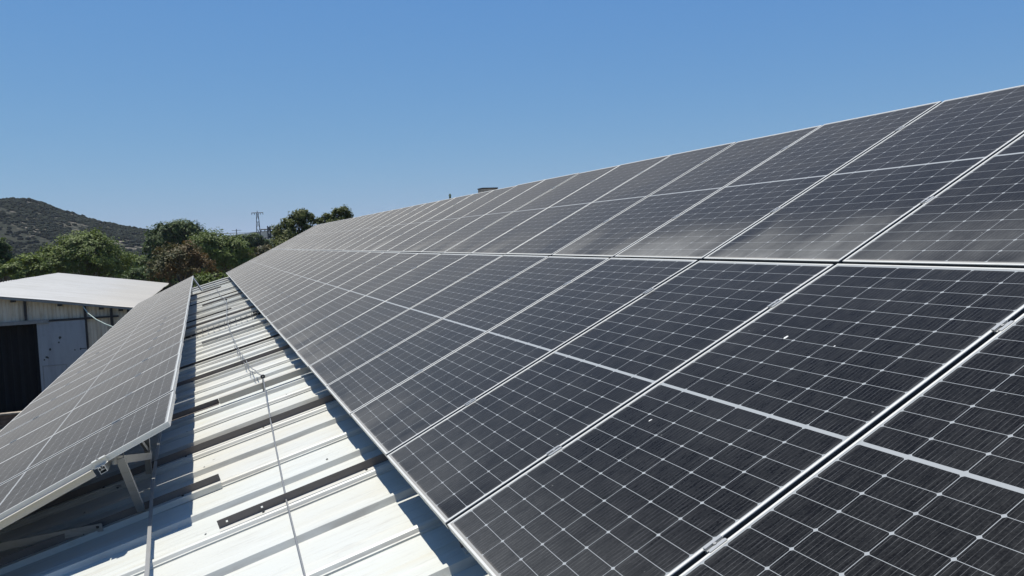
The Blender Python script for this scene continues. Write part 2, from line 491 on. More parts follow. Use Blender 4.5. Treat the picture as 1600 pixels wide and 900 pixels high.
roof_sheet(RIDGE + .001, RIDGE + 8.5, lambda x: ridge_z - (x - RIDGE) * RT, 1.2).build("roof", M_roof, barn)
cap = MB(); cap.quad([(RIDGE - .2, YN, ridge_z + .0), (RIDGE, YN, ridge_z + .055), (RIDGE, YF, ridge_z + .055), (RIDGE - .2, YF, ridge_z)][::-1])
cap.quad([(RIDGE + .2, YN, ridge_z + .0), (RIDGE, YN, ridge_z + .055), (RIDGE, YF, ridge_z + .055), (RIDGE + .2, YF, ridge_z)])
cap.build("ridge_cap", M_roof, barn)
wl = MB()
xr = RIDGE + 8.3
wl.box(EAVE + .15, EAVE + .23, YN + .1, YF - .1, GZ, roof_z(EAVE + .2) - .06)
wl.box(xr - .08, xr, YN + .1, YF - .1, GZ, ridge_z - 8.3 * RT - .06)
for y in (YN + .1, YF - .18):
    n0 = len(wl.v)
    prof = [(EAVE + .24, GZ), (xr - .09, GZ), (xr - .09, ridge_z - 8.2 * RT - .07), (RIDGE, ridge_z - .07), (EAVE + .24, roof_z(EAVE + .24) - .07)]
    wl.v += [(x, y, z) for x, z in prof] + [(x, y + .08, z) for x, z in prof]
    wl.f += [tuple(n0 + i for i in range(5)), tuple(n0 + 9 - i for i in range(5))]; wl.m += [0, 0]
    for i in range(5):
        j = (i + 1) % 5; wl.f.append((n0 + i, n0 + 5 + i, n0 + 5 + j, n0 + j)); wl.m.append(0)
wl.build("wall", M_wallbarn, barn, fix=True)
gt = MB()
gt.box(EAVE - .14, EAVE - .135, YN, YF, roof_z(EAVE) - .13, roof_z(EAVE) - .01); gt.box(EAVE - .02, EAVE - .015, YN, YF, roof_z(EAVE) - .13, roof_z(EAVE) - .03); gt.box(EAVE - .135, EAVE - .02, YN, YF, roof_z(EAVE) - .13, roof_z(EAVE) - .125)
gt.build("gutter", M_galv, barn)

# ---------------------------------------------------------------- solar panels
M_gap_shade = simple("shaded_frame_side", (.075, .072, .065), .8, 0, .3, 9)  # dark side walls: shade of the panel gaps painted on
def ring_mesh(shade_sides=()):
    # cross-section (inset d, z); top of frame is z = 0
    prof = [(.000, -.035), (.000, -.0275), (.0015, -.0270), (.0015, -.0255), (.000, -.0250), (.000, -.0185), (.0015, -.0180), (.0015, -.0165), (.000, -.0160), (.000, -.0042), (.000, -.0016), (.0014, 0), (.0092, 0), (.0104, -.0012), (.0104, -.0065), (.0030, -.0066), (.0030, -.0335), (.0280, -.0335), (.0280, -.035)]
    mb = MB(); m = len(prof)
    for (cx, cyy, sx, syy) in ((0, 0, 1, 1), (PW, 0, -1, 1), (PW, PH, -1, -1), (0, PH, 1, -1)):
        for d, z in prof: mb.v.append((cx + sx * d, cyy + syy * d, z))
    for c in range(4):
        a = c * m; b = ((c + 1) % 4) * m
        for i in range(m):
            j = (i + 1) % m
            mb.f.append((a + i, b + i, b + j, a + j)); mb.m.append(1 if c in shade_sides and i < 9 else 0)
    me = mb.mesh("frame", [M_frame, M_gap_shade])
    bm = bmesh.new(); bm.from_mesh(me); bmesh.ops.recalc_face_normals(bm, faces=bm.faces); bm.to_mesh(me); bm.free()
    return me
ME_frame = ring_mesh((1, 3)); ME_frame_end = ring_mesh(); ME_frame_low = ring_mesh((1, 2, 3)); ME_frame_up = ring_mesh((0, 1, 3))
gm = MB(); gm.quad([(.0099, .0099, -.0018), (PW - .0099, .0099, -.0018), (PW - .0099, PH - .0099, -.0018), (.0099, PH - .0099, -.0018)], 0)
gm.quad([(.0099, .0099, -.0062), (.0099, PH - .0099, -.0062), (PW - .0099, PH - .0099, -.0062), (PW - .0099, .0099, -.0062)], 1)
ME_glass = gm.mesh("glass", [M_cell, M_back])
jb = MB().box(PW / 2 - .05, PW / 2 + .05, PH / 2 - .03, PH / 2 + .03, -.026, -.0068)
ME_jbox = jb.mesh("junction_box", M_rubber)
ORD = "first second third fourth fifth sixth seventh eighth ninth tenth eleventh twelfth thirteenth fourteenth fifteenth sixteenth seventeenth".split()
PITCH_Y = 1.154
prng = random.Random(11)
def panel(loc, ux, uy, label, group, dust, fme=None):
    """ux: direction of the short side (along the row), uy: up the slope"""
    ux = Vector(ux).normalized(); uy = Vector(uy).normalized()
    j = prng.uniform
    uy = (uy + Vector((0, 0, j(-.0012, .0012)))).normalized()
    n = ux.cross(uy).normalized(); ux = uy.cross(n)
    o = empty("solar_panel", (0, 0, 0), label=label, cat="solar panel", group=group)
    M = Matrix(((ux.x, uy.x, n.x, 0), (ux.y, uy.y, n.y, 0), (ux.z, uy.z, n.z, 0), (0, 0, 0, 1)))
    o.matrix_world = Matrix.Translation(Vector(loc) + n * j(-.0018, .0018) + uy * j(-.002, .002)) @ M
    link_mesh("frame", fme or ME_frame, o)
    gl = link_mesh("glass", ME_glass, o); gl['dust'] = dust
    link_mesh("junction_box", ME_jbox, o)
    return o
T1 = 0.4468; T2 = T1 + .0202
U1 = Vector((math.cos(T1), 0, math.sin(T1))); U2 = Vector((math.cos(T2), 0, math.sin(T2)))
N1 = Vector((-math.sin(T1), 0, math.cos(T1))); N2 = Vector((-math.sin(T2), 0, math.cos(T2)))
TOP1 = U1 * 2.1876
K0, K1 = -3, 30
def right_label(row, k):
    first = -2 if row == 'lower' else -1
    i = k - first
    tot = K1 - first
    if i < 0: return "dark solar panel at the very near end of the %s row, beyond the picture" % row
    if i < 15: return "%s solar panel in %s row of big right array, %s visible column from near end" % ("dark" if i < 7 else "greyish", row, ORD[i])
    return "pale dusty solar panel in %s row of big right array, %s column from far end" % (row, ORD[K1 - 1 - k])
# x axis of a panel must give an upward normal: ux x uy = n  ->  ux = -Y
for k in range(K0, K1):
    y1 = (k + 1) * PITCH_Y - (PITCH_Y - PW) / 2
    dl = prng.choice((.14, .20, .28, .36))
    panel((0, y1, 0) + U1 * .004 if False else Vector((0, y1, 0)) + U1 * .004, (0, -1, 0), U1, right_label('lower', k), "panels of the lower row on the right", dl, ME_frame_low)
    du = prng.choice((.10, .28, .42, .55))
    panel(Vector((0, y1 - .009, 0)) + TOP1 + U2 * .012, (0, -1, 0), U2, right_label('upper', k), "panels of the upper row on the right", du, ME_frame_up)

# left array
LX, LZ, LT, LY, LYAW = -1.0928, 0.102, 0.4418, 2.225, -0.0060
LU = Vector((math.cos(LT), 0, math.sin(LT)))
LD = Vector((math.sin(LYAW), math.cos(LYAW), 0))
LN = 24
LTOP = Vector((LX, LY, LZ))
def left_pt(yk, s, dn=0):
    """point on the left array's top plane: yk metres along, s metres down from its top edge, dn below the plane"""
    n = (-LD).cross(LU).normalized()
    return LTOP + LD * yk - LU * s - n * dn
for k in range(LN):
    if k < 12: lab = "grey solar panel of the small left array, %s from its near end" % ORD[k]
    else: lab = "grey solar panel of the small left array, %s from its far end" % ORD[LN - 1 - k]
    p = left_pt((k + 1) * PITCH_Y - .01, PH + .006)
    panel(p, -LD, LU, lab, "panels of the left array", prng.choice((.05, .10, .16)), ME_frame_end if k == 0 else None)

# mid clamps on the seams
cm = MB()
cm.box(-.0195, -.007, -.032, .032, .0008, .0040); cm.box(.007, .0195, -.032, .032, .0008, .0040); cm.box(-.007, .007, -.032, .032, -.006, -.003)
cm.box(-.0085, .0085, -.035, .035, -.030, -.026)
cm.box(-.0085, -.0060, -.035, .035, -.026, .0007); cm.box(.0060, .0085, -.035, .035, -.026, .0007)
ME_clamp = cm.mesh("clamp_plate", M_alu)
bo = MB().tube([(0, 0, -.003), (0, 0, .005)], .0055, 8)
ME_bolt = bo.mesh("bolt", M_galv)
def clamp(pos, ux, uy, label, group):
    n = Vector(ux).cross(Vector(uy)).normalized()
    o = empty("panel_clamp", (0, 0, 0), label=label, cat="clamp", group=group)
    o.matrix_world = Matrix(((ux[0], uy[0], n.x, pos[0]), (ux[1], uy[1], n.y, pos[1]), (ux[2], uy[2], n.z, pos[2]), (0, 0, 0, 1)))
    link_mesh("plate", ME_clamp, o); link_mesh("bolt", ME_bolt, o)
for k in range(-2, 16):
    for (row, O, U, ss, dy) in (('lower', Vector((0, 0, 0)), U1, (.245, .818), 0), ('upper', TOP1, U2, (.285, .805), -.009)):
        for q, s in enumerate(ss):
            c = k + (1 if row == 'lower' else 0)
            lab = "%s aluminium clamp on %s-row seam of right array, %s seam from near end" % (("lower", "upper")[q], row, ORD[max(c, 0)] if c < 17 else "far")
            clamp(O + U * (s * 2.185) + Vector((0, k * PITCH_Y + dy, 0)) , (0, -1, 0), U, lab, "clamps holding the panel seams of the right array")
for k in range(1, 10):
    for q, s in enumerate((.44, 1.66)):
        clamp(left_pt(k * PITCH_Y, s), tuple(-LD), LU, "%s metal clamp on left array seam, %s seam from near end" % (("upper", "lower")[q], ORD[k - 1]), "clamps holding the panel seams of the left array")

# rails under the panels (aluminium extrusions along the rows)
def rail_mesh(L):
    mb = MB(); w = .020; h = .040; t = .003
    # hollow slotted extrusion: walls and lips, local x across, y along, z up (top at 0)
    mb.box(-w, -w + t, 0, L, -h, 0); mb.box(w - t, w, 0, L, -h, 0); mb.box(-w + t, w - t, 0, L, -h, -h + t)
    mb.box(-w + t, -.006, 0, L, -t, 0); mb.box(.006, w - t, 0, L, -t, 0)
    mb.box(-w + t, w - t, 0, L, -.021, -.018); mb.box(-.006, -.004, 0, L, -.018, -.003); mb.box(.004, .006, 0, L, -.018, -.003)
    return mb
def lay_rail(pos, d, upv, L, label, group):
    d = Vector(d).normalized(); u = Vector(upv).normalized(); x = d.cross(u).normalized(); u = x.cross(d)
    o = rail_mesh(L).build("mounting_rail", M_alu)
    o.matrix_world = Matrix(((x.x, d.x, u.x, pos[0]), (x.y, d.y, u.y, pos[1]), (x.z, d.z, u.z, pos[2]), (0, 0, 0, 1)))
    tag(o, label, "mounting rail", group)
LNRM = (-LD).cross(LU).normalized()
lay_rail(left_pt(-.045, .44, .038), LD, LNRM, LN * PITCH_Y + .2, "aluminium rail with open slotted end jutting from near end of left array", "rails under the left array")
lay_rail(left_pt(-.02, 1.66, .038), LD, LNRM, LN * PITCH_Y + .1, "lower aluminium rail hidden beneath the left array near the eave", "rails under the left array")
for i, (O, U, N, s) in enumerate(((Vector(), U1, N1, .245 * 2.185), (Vector(), U1, N1, .818 * 2.185), (TOP1, U2, N2, .285 * 2.185), (TOP1, U2, N2, .805 * 2.185))):
    lay_rail(O + U * s - N * .038 + Vector((0, K0 * PITCH_Y, 0)), (0, 1, 0), N, (K1 - K0) * PITCH_Y + .1, "%s aluminium rail running under the big right array" % ("lowest", "second lowest", "second highest", "highest")[i], "rails under the right array")

# end clamp at the near end of the left array
ec = empty("end_clamp", (0, 0, 0), label="aluminium end clamp gripping the near edge of the left array", cat="clamp")
c0 = left_pt(.010, .44)
ec.matrix_world = Matrix(((-LD.x, LU.x, LNRM.x, c0.x), (-LD.y, LU.y, LNRM.y, c0.y), (-LD.z, LU.z, LNRM.z, c0.z), (0, 0, 0, 1)))
eb = MB(); eb.box(-.010, .030, -.04, .04, .0008, .0045); eb.box(.0005, .004, -.04, .04, -.038, .0006); eb.box(.004, .030, -.04, .04, -.038, -.034)
eb.build("plate", M_frame, ec); MB().tube([(.018, 0, .0045), (.018, 0, .010)], .007, 8).build("bolt", M_galv, ec)

# ---------------------------------------------------------------- support frames of the left array
def rz(x, dz=0): return roof_z(x) + dz
def support(yk, near, label):
    root = empty("support_frame", left_pt(yk, .44, .08), label=label, cat="support frame", group="support frames under the left array")
    inv = Matrix.Translation(-root.location)
    def part(name, mb, mat):
        o = mb.build(name, mat, root); o.data.transform(inv); return o
    yb = left_pt(yk, 0).y
    P = lambda x, y, z: Vector((x, y, z))
    xt = LX - .21
    zt = LZ - .21 * math.tan(LT) - .045
    part("post", MB().angle(P(xt, yb, rz(xt, .06)), P(xt, yb, zt), .045, .004, (0, 1, 0)), M_galv)
    a = left_pt(yk, .04, .080); b = left_pt(yk, 2.1, .080)
    part("rafter", MB().beam(a, b, .04, .04), M_galv)
    lx = left_pt(yk, 1.9).x
    part("short_post", MB().angle(P(lx, yb, rz(lx, .06)), P(lx, yb, left_pt(yk, 1.9).z - .10), .04, .004, (0, 1, 0)), M_galv)
    part("brace", MB().beam(P(xt + .01, yb + .03, rz(xt, .22)), left_pt(yk, 1.25, .10) + Vector((0, .03, 0)), .03, .006), M_galv)
    if near:
        part("diagonal_leg", MB().angle(P(-1.300, yb - .92, rz(-1.30, .055)), P(-1.372, yb - 1.24, -.125), .042, .005, (1, 0, .2)), M_galv)
        part("arm", MB().beam(P(-1.418, yb - 1.31, -.118), P(-1.30, yb - .02, -.415), .012, .050), M_galv)
        part("thin_brace", MB().angle(P(-1.40, yb - .35, -.09), P(-1.30, yb + .03, -.40), .03, .004, (1, 0, 0)), M_galv)
    return root
support(1.38, True, "grey steel support with post, arm and leaning leg beneath near end of left array")
for i, yk in enumerate((5.0, 9.2, 13.4, 17.6, 21.8, 26.0)):
    support(yk, False, "grey steel support frame under the left array, %s one behind the near end" % ORD[i])
# sloping edge beam below the near frame
eb = MB(); eb.angle(left_pt(.026, .50, .037), left_pt(.026, 2.14, .037), .046, .003, tuple(LNRM), -1)
tag(eb.build("edge_beam", M_cream), "pale edge beam along the near end of the left array", "edge beam")
# struts lying under the near end
def strut(a, b, w, label):
    a = Vector(a); b = Vector(b)
    o = empty("strut", b, label=label, cat="strut", group="struts under the left array")
    m = MB().beam(a, b, .006, w); x = m.build("bar", M_galv, o); x.data.transform(Matrix.Translation(-b))
    d = (b - a).normalized()
    c = MB().tube([b - d * .03 + Vector((0, -.002, .002)), b - d * .03 + Vector((0, -.004, .014))], .010, 8); y = c.build("bolt", M_bolt, o); y.data.transform(Matrix.Translation(-b))
strut(at(-90, 872, 2.95), (-1.55, 2.68, rz(-1.55, .055)), .052, "pale flat strut lying low over the shaded roof under left array's near end")
strut(at(40, 800, 4.0), at(190, 762, 3.76), .052, "dim strut with dark bolt deeper in the shade under the left array")

# supports of the right array (in its shade)
for i, y in enumerate((-2.3, 1.66, 5.55, 9.7, 13.8, 18, 22, 26, 30, 33.6)):
    root = empty("support_frame", (.5, y, rz(.5, .05)), label="steel support frame in the shade under the big right array, %s from near end" % ORD[i], cat="support frame", group="support frames under the right array")
    inv = Matrix.Translation(-root.location)
    for s, (O, U, N) in ((.55, (Vector(), U1, N1)), (1.8, (Vector(), U1, N1)), (.6, (TOP1, U2, N2)), (1.75, (TOP1, U2, N2))):
        q = O + U * s - N * .12
        o = MB().angle((q.x, y, rz(q.x, .04)), (q.x, y, q.z), .045, .004, (0, 1, 0)).build("post", M_galv, root); o.data.transform(inv)
    a = U1 * .15 - N1 * .102; b = U1 * 2.15 - N1 * .102
    o = MB().beam((a.x, y, a.z), (b.x, y, b.z), .04, .04).build("rafter", M_galv, root); o.data.transform(inv)
    a = TOP1 + U2 * .03 - N2 * .102; b = TOP1 + U2 * 2.1 - N2 * .102
    o = MB().beam((a.x, y, a.z), (b.x, y, b.z), .04, .04).build("rafter", M_galv, root); o.data.transform(inv)

# ---------------------------------------------------------------- perforated steel angles on the roof ribs
RN = Vector((-RT, 0, 1)).normalized()
RX = Vector((1, 0, RT)).normalized()
def angle_strip(y, xa, xb, label, holes=True, mat=None, hh=.052, umat=None):
    o_ = Vector((xa, y, roof_z(xa) + .039))
    root = empty("steel_angle", (0, 0, 0), label=label, cat="steel angle", group="steel angles screwed along the roof ribs")
    root.matrix_world = Matrix(((RX.x, 0, RN.x, o_.x), (RX.y, 1, RN.y, o_.y), (RX.z, 0, RN.z, o_.z), (0, 0, 0, 1)))
    L = (xb - xa) / RX.x
    sh = MB()
    sh.box(0, L, -.022, .030, .0005, .0035)              # flat flange on the rib
    sh.box(0, L, -.0255, -.022, -.037, .0035)            # front lip
    sh.build("shelf", M_frame if mat is None else mat, root)
    up_ = MB(); x = 0.0; hr = .0055; zc = hh * .55
    xs = [.05 + .20 * i for i in range(int(L / .20) + 1)] if holes else []
    xs = [h for h in xs if h + hr < L - .02][:2]
    if xs:
        up_.box(0, L, .030, .0335, .0005, zc - hr); up_.box(0, L, .030, .0335, zc + hr, hh)
        p = 0
        for h in xs:
            up_.box(p, h - hr, .030, .0335, zc - hr, zc + hr); p = h + hr
        up_.box(p, L, .030, .0335, zc - hr, zc + hr)
    else: up_.box(0, L, .030, .0335, .0005, hh)
    up_.build("upright", umat or M_rail, root)
    sc_ = MB()
    k = .25
    while k < L - .05:
        sc_.tube([(k, .004, .0036), (k, .004, .012)], .008, 6); k += .62
    if sc_.v: sc_.build("screws", M_bolt, root)
    return root
angle_strip(fy(.13), .12, 4.6, "dark steel angle running under the right array at the photo's bottom edge", False)
angle_strip(fy(1.655), -.845, 4.4, "dark brown steel angle with two bright holes at its end on the sunlit walkway")
angle_strip(fy(2.64), -3.1, -.82, "short steel angle end poking out of left array's shadow", False)
angle_strip(fy(3.73), -3.1, 4.4, "long dark steel angle crossing the whole walkway by the leaning leg", False, hh=.058)
yy = [7.55, 9.08, 11.36, 15.1, 16.65, 18.6, 20.75, 22.4, 24.9, 27.6, 29.5, 31.1, 32.8]
for i, y in enumerate(yy):
    angle_strip(fy(y), (-3.1, -3.1, -.95, -3.1)[i % 4] - .002 * i, (4.4, .55, 4.4, 3.3, -.30)[i % 5] - .003 * i, "steel angle lying across the walkway beyond the nearer insulator, %s one from it" % ORD[i], holes=False, hh=(.05, .034, .042)[i % 3], umat=(M_rail, M_galv, M_dark)[(i * 2) % 3])
# the cream channel that carries the insulator
ch = empty("roof_channel", (-.40, 5.587, roof_z(-.40) + .04), label="cream steel channel across the walkway under the near black insulator", cat="roof channel")
inv = Matrix.Translation(-ch.location)
m = MB(); m.beam((-.78, 5.587, rz(-.78, .072)), (4.3, 5.587, rz(4.3, .072)), .075, .062); o = m.build("channel", M_cream, ch); o.data.transform(inv)
m = MB(); m.beam((-3.1, 5.617, rz(-3.1, .066)), (-.785, 5.617, rz(-.785, .066)), .004, .055); m.beam((-3.1, 5.587, rz(-3.1, .041)), (-.785, 5.587, rz(-.785, .041)), .05, .004)
o = m.build("dark_angle", M_rail, ch); o.data.transform(inv)
# mesh cable tray
ty = 13.3
tray = empty("cable_tray", (-.4, ty, roof_z(-.4)), label="wire mesh cable tray lying across the walkway with a dark junction clip", cat="cable tray")
inv = Matrix.Translation(-tray.location); m = MB()
for dy, dz in ((-.13, .06), (-.13, .12), (-.05, .055), (.05, .055), (.13, .06), (.13, .12)):
    m.tube([(-1.6, ty + dy, rz(-1.6, dz)), (.5, ty + dy, rz(.5, dz))], .006, 5)
x = -1.55
while x < .5:
    m.tube([(x, ty - .13, rz(x, .12)), (x, ty - .13, rz(x, .055)), (x, ty + .13, rz(x, .055)), (x, ty + .13, rz(x, .12))], .006, 5); x += .10
o = m.build("wire_basket", M_galv, tray); o.data.transform(inv)
o = MB().tube([(-1.6, ty + .03, rz(-1.6, .075)), (-.5, ty - .02, rz(-.5, .075)), (.5, ty + .01, rz(.5, .075))], .018, 7).build("cable", M_rubber, tray); o.data.transform(inv)
o = MB().box(-.03, .05, ty - .11, ty + .02, rz(0, .07), rz(0, .15)).build("clip", M_bolt, tray); o.data.transform(inv)
# silver rail just beyond it
o = MB().beam((-1.7, 14.16, rz(-1.7, .075)), (.6, 14.16, rz(.6, .075)), .05, .05).build("roof_batten", M_alu)
tag(o, "thin bright aluminium batten just beyond the mesh cable tray", "batten")

# ---------------------------------------------------------------- steel wire with insulators
def P3(x, y, dz): return Vector((x, fy(y), roof_z(x) + dz))
w = MB()
pts = [P3(-.515, -.9, .062), P3(-.50, .57, .06), P3(-.475, 1.69, .055), P3(-.43, 3.11, .075), P3(-.39, 4.3, .10), P3(-.352, 5.36, .155)]
w.tube(pts, .0052, 6)
o = w.build("steel_wire", M_wire); tag(o, "thin grey steel wire running down the white walkway to the black insulator", "wire")
w = MB(); p2 = []; p3 = []
A = [P3(-.352, 5.50, .155), P3(-.41, 7.0, .08), P3(-.455, 8.8, .06), P3(-.49, 11.1, .08), P3(-.50, 13.7, .10), P3(-.38, 18.4, .16)]
for a, b in zip(A, A[1:]):
    for i in range(12):
        q = a.lerp(b, i / 12); p2.append(q + Vector((.006 * math.sin(len(p2) * 1.3), 0, 0)))
p2.append(A[-1]); w.tube(p2, .0055, 5)
for i, q in enumerate(p2[4:30]):
    p3.append(q + Vector((-.016 - .016 * abs(math.sin(i * .9)), 0, -.012 + .012 * math.cos(i * .9))))
w.tube(p3, .0045, 5)
o = w.build("twisted_wire", M_wire); tag(o, "twisted steel wire continuing beyond the near insulator to the far one", "wire")
w = MB(); A = [P3(-.38, 18.6, .16), P3(-.45, 22, .07), P3(-.5, 28, .06), P3(-.55, 33, .06)]
w.tube(A, .007, 5); o = w.build("steel_wire", M_wire); tag(o, "steel wire running on past the far insulator to the roof's end", "wire")
def insulator(p, base, label):
    o = empty("insulator", p, label=label, cat="insulator", group="wire insulators on the walkway")
    m = MB(); R0, r0 = .0145, .0095; rings = []
    for i in range(16):
        a = 2 * math.pi * i / 16; b0 = len(m.v)
        for j in range(8):
            b = 2 * math.pi * j / 8
            rr = R0 + r0 * math.cos(b); m.v.append((rr * math.cos(a), r0 * 1.5 * math.sin(b), rr * math.sin(a)))
        rings.append(b0)
    for i in range(16):
        a = rings[i]; b = rings[(i + 1) % 16]
        for j in range(8): m.f.append((a + j, a + (j + 1) % 8, b + (j + 1) % 8, b + j)); m.m.append(0)
    m.build("ring", M_rubber, o, smooth=True)
    MB().tube([(0, 0, -R0 - .012), (0, 0, -base)], .008, 7).build("stem", M_galv, o)
insulator(P3(-.352, 5.43, .165), .15, "black ring insulator on the cream channel, nearer of the two")
insulator(P3(-.38, 18.5, .165), .15, "small black ring insulator far along the walkway, farther of the two")

# square rod lying along the roof by the left array
rp = [(-1.185, .2), (-1.205, 1.37), (-1.235, 2.1), (-1.27, 3.0), (-1.285, 3.65), (-1.30, 4.5), (-1.33, 7), (-1.37, 12)]
m = MB()
rp = [(x, fy(y)) for x, y in rp]
for (xa, ya), (xb, yb) in zip(rp, rp[1:]): m.beam((xa, ya, rz(xa, .085)), (xb, yb, rz(xb, .085)), .021, .021)
tag(m.build("steel_conduit", M_galv), "pale square conduit lying on the roof ribs beside left array, running into its shadow", "conduit")
# strut at the far end of the left array
o = MB().beam(left_pt(LN * PITCH_Y + .03, .06, .02), Vector((-.98, 29.6, rz(-.98, .05))), .05, .05).build("end_brace", M_alu)
tag(o, "pale brace slanting from the far end of the left array to the roof", "brace")

# ---------------------------------------------------------------- chimney and post behind the ridge of panels
cz_ = roof_z(RIDGE) - .6; cpx = at(762, 293.8, 18.3)
cb = empty("chimney", (cpx.x, 18.3, cz_), label="squat concrete block chimney showing above the top edge of panels", cat="chimney")
ct = cpx.z - cz_
m = MB().box(-.215, .215, -.2, .2, 0, ct - .031); m.build("shaft", M_conc, cb)
m = MB().box(-.225, .225, -.21, .21, ct - .030, ct); m.build("cap", M_dark, cb)
pp = empty("vent_post", (5.95, 20, roof_z(RIDGE) - .3), label="thin greenish post sticking up behind the panels left of the chimney", cat="post")
MB().tube([(0, 0, 0), (0, 0, 1.50)], .03, 8).build("pole", M_greenpost, pp)
MB().tube([(0, 0, 1.501), (0, 0, 1.56)], [.045, .02], 8).build("cap", M_greenpost, pp)

# ---------------------------------------------------------------- the shed beyond
SY = 36.0
sx0, szE = -3.88, -1.38
srx, srz = -10.5, -.30
shed = empty("metal_shed", (srx, SY, GZ), label="old metal shed with pale corrugated roof and dark open doorway", cat="shed")
Minv = Matrix.Translation(Vector((-srx, -SY, -GZ)))
SK = .014
def spart(name, mb, mat, par=shed, smooth=False):
    o = mb.build(name, mat, par, smooth); o.data.transform(Minv)
    return o
LEN = 24.0
def shed_roof(side):
    mb = MB(); n = 44; hw = 6.75
    cols = []
    for i in range(n * 4 + 1):
        y = SY - .35 + (LEN + .35) * i / (n * 4)
        h = (.0, .0, .0, .055)[i % 4]
        cols.append((y, h))
    ns = 10
    for j in range(ns + 1):
        u = j / ns
        for y, h in cols:
            x = srx + side * (hw + .12) * u + (y - SY) * SK * 1.0
            z = srz + (szE - srz) * u * (hw + .12) / hw + .06 + h + .05 * noise.noise(Vector((x * .3, y * .25, side)))
            mb.v.append((x, y, z))
    m = len(cols)
    for j in range(ns):
        for i in range(m - 1):
            a = j * m + i; mb.f.append((a, a + 1, a + m + 1, a + m) if side < 0 else (a, a + m, a + m + 1, a + 1)); mb.m.append(0)
    return mb
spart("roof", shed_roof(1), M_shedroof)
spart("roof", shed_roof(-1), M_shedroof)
def top_z(x): return srz + (szE - srz) * abs(x - srx) / 6.75
# gable wall of vertical corrugated sheet, with the doorway left open
D0, D1, DH = -11.6, -5.74, -1.74
def corr_wall(x0, x1, zb, zt):
    mb = MB(); n = int((x1 - x0) / .05); 
    for i in range(n + 1):
        x = x0 + (x1 - x0) * i / n; d = .016 * math.cos(i * math.pi / 1.5)
        mb.v.append((x, SY + d, zb(x))); mb.v.append((x, SY + d, zt(x)))
    for i in range(n): mb.f.append((2 * i, 2 * i + 2, 2 * i + 3, 2 * i + 1)); mb.m.append(0)
    return mb
w1 = corr_wall(D0, D1, lambda x: DH, lambda x: top_z(x) - .02)
w2 = corr_wall(D1, sx0, lambda x: GZ, lambda x: top_z(x) - .02)
w3 = corr_wall(srx - 6.7, D0, lambda x: GZ, lambda x: top_z(x) - .02)
for b in (w2, w3):
    n0 = len(w1.v); w1.v += b.v; w1.f += [tuple(i + n0 for i in f) for f in b.f]; w1.m += b.m
spart("gable_wall", w1, M_shedwall)
sw = MB(); sw.box(sx0 - .06, sx0, SY + .05, SY + LEN - .1, GZ, szE - .05); sw.box(srx - 6.7, srx - 6.64, SY + .05, SY + LEN - .1, GZ, szE - .05); sw.box(srx - 6.6, sx0 - .08, SY + LEN - .18, SY + LEN - .1, GZ, szE - .1)
spart("side_wall", sw, M_shedwall)
for x in (-9.30, -7.93, -5.72, -4.72, -4.05):
    zb_ = DH + .14 if x < D1 - .1 else GZ
    spart("post", MB().box(x - .05, x + .05, SY - .075, SY - .025, zb_, top_z(x) - .03), M_dark)
fa = MB(); fa.beam((sx0 + .1, SY - .31, top_z(sx0 + .1) - .01), (srx, SY - .31, srz - .01), .03, .10); fa.beam((srx - 6.8, SY - .31, top_z(srx - 6.8) - .01), (srx - .002, SY - .31, srz - .01), .03, .10)
spart("fascia", fa, M_header)
spart("header_rail", MB().box(D0 - .2, D1 - 1.35, SY - .16, SY - .03, DH - .02, DH + .12), M_header)
spart("header_track", MB().box(D1 - 1.345, D1 + 1.3, SY - .12, SY - .03, DH + .035, DH + .11), M_dark)
dr = spart("sliding_door", MB().box(-7.55, D1 - .01, SY - .10, SY - .05, GZ + .08, DH + .02), M_door)
hp = MB(); xa, xb, za, zb2 = -7.45, -6.55, -4.55, -3.55
for (a, b, c, d) in ((xa, xb, zb2 - .02, zb2), (xa, xb, za, za + .02), (xa, xa + .02, za + .021, zb2 - .021), (xb - .02, xb, za + .021, zb2 - .021)): hp.box(a, b, SY - .115, SY - .1005, c, d)
o = spart("hatch_frame", hp, M_header, dr)
hm = MB(); rh = random.Random(5)
for (x, z, s) in ((-6.72, -2.42, .05), (-6.78, -2.62, .035), (-7.13, -2.87, .05), (-7.28, -3.2, .05), (-7.22, -3.22, .035), (-7.36, -3.3, .03), (-5.98, -2.95, .05), (-6.2, -2.98, .03)):
    k = [s * rh.uniform(.6, 1.3) for _ in range(7)]
    hm.quad([(x + k[i] * math.cos(i * .9), SY - .1008, z + k[i] * 1.2 * math.sin(i * .9)) for i in range(7)])
hm.box(-5.95, D1 - .03, SY - .104, SY - .1005, -2.96, -2.93)
spart("rust_holes", hm, M_bolt, dr)
# black curtain in the doorway, folded
cu = MB(); n = 90
for i in range(n + 1):
    x = D0 + (-7.56 - D0) * i / n; d = .09 * math.sin(i * .9) + .05 * math.sin(i * 2.3)
    cu.v += [(x, SY + .30 + d, GZ), (x, SY + .30 + d * .5, DH)]
for i in range(n): cu.f.append((2 * i, 2 * i + 2, 2 * i + 3, 2 * i + 1)); cu.m.append(0)
spart("black_curtain", cu, M_black, smooth=True)
# dark rafters ends under the eave
rf = MB()
for x in (-8.3, -6.6, -5.05, -4.3): rf.box(x - .12, x + .05, SY - .2, SY - .03, top_z(x) - .16, top_z(x) - .07)
spart("purlin_ends", rf, M_dark)
# pipe hanging from the gable
A = [at(130, 479, SY - .25), at(137, 489, SY - .4), at(150, 499, SY - .8), at(165, 506.5, SY - 1.2), at(185, 514, SY - 1.6), at(215, 524, SY - 2.2)]
m = MB().tube(A, .022, 7); tag(m.build("pipe", M_hose), "pale green pipe sagging from the shed's gable towards the left array", "pipe")
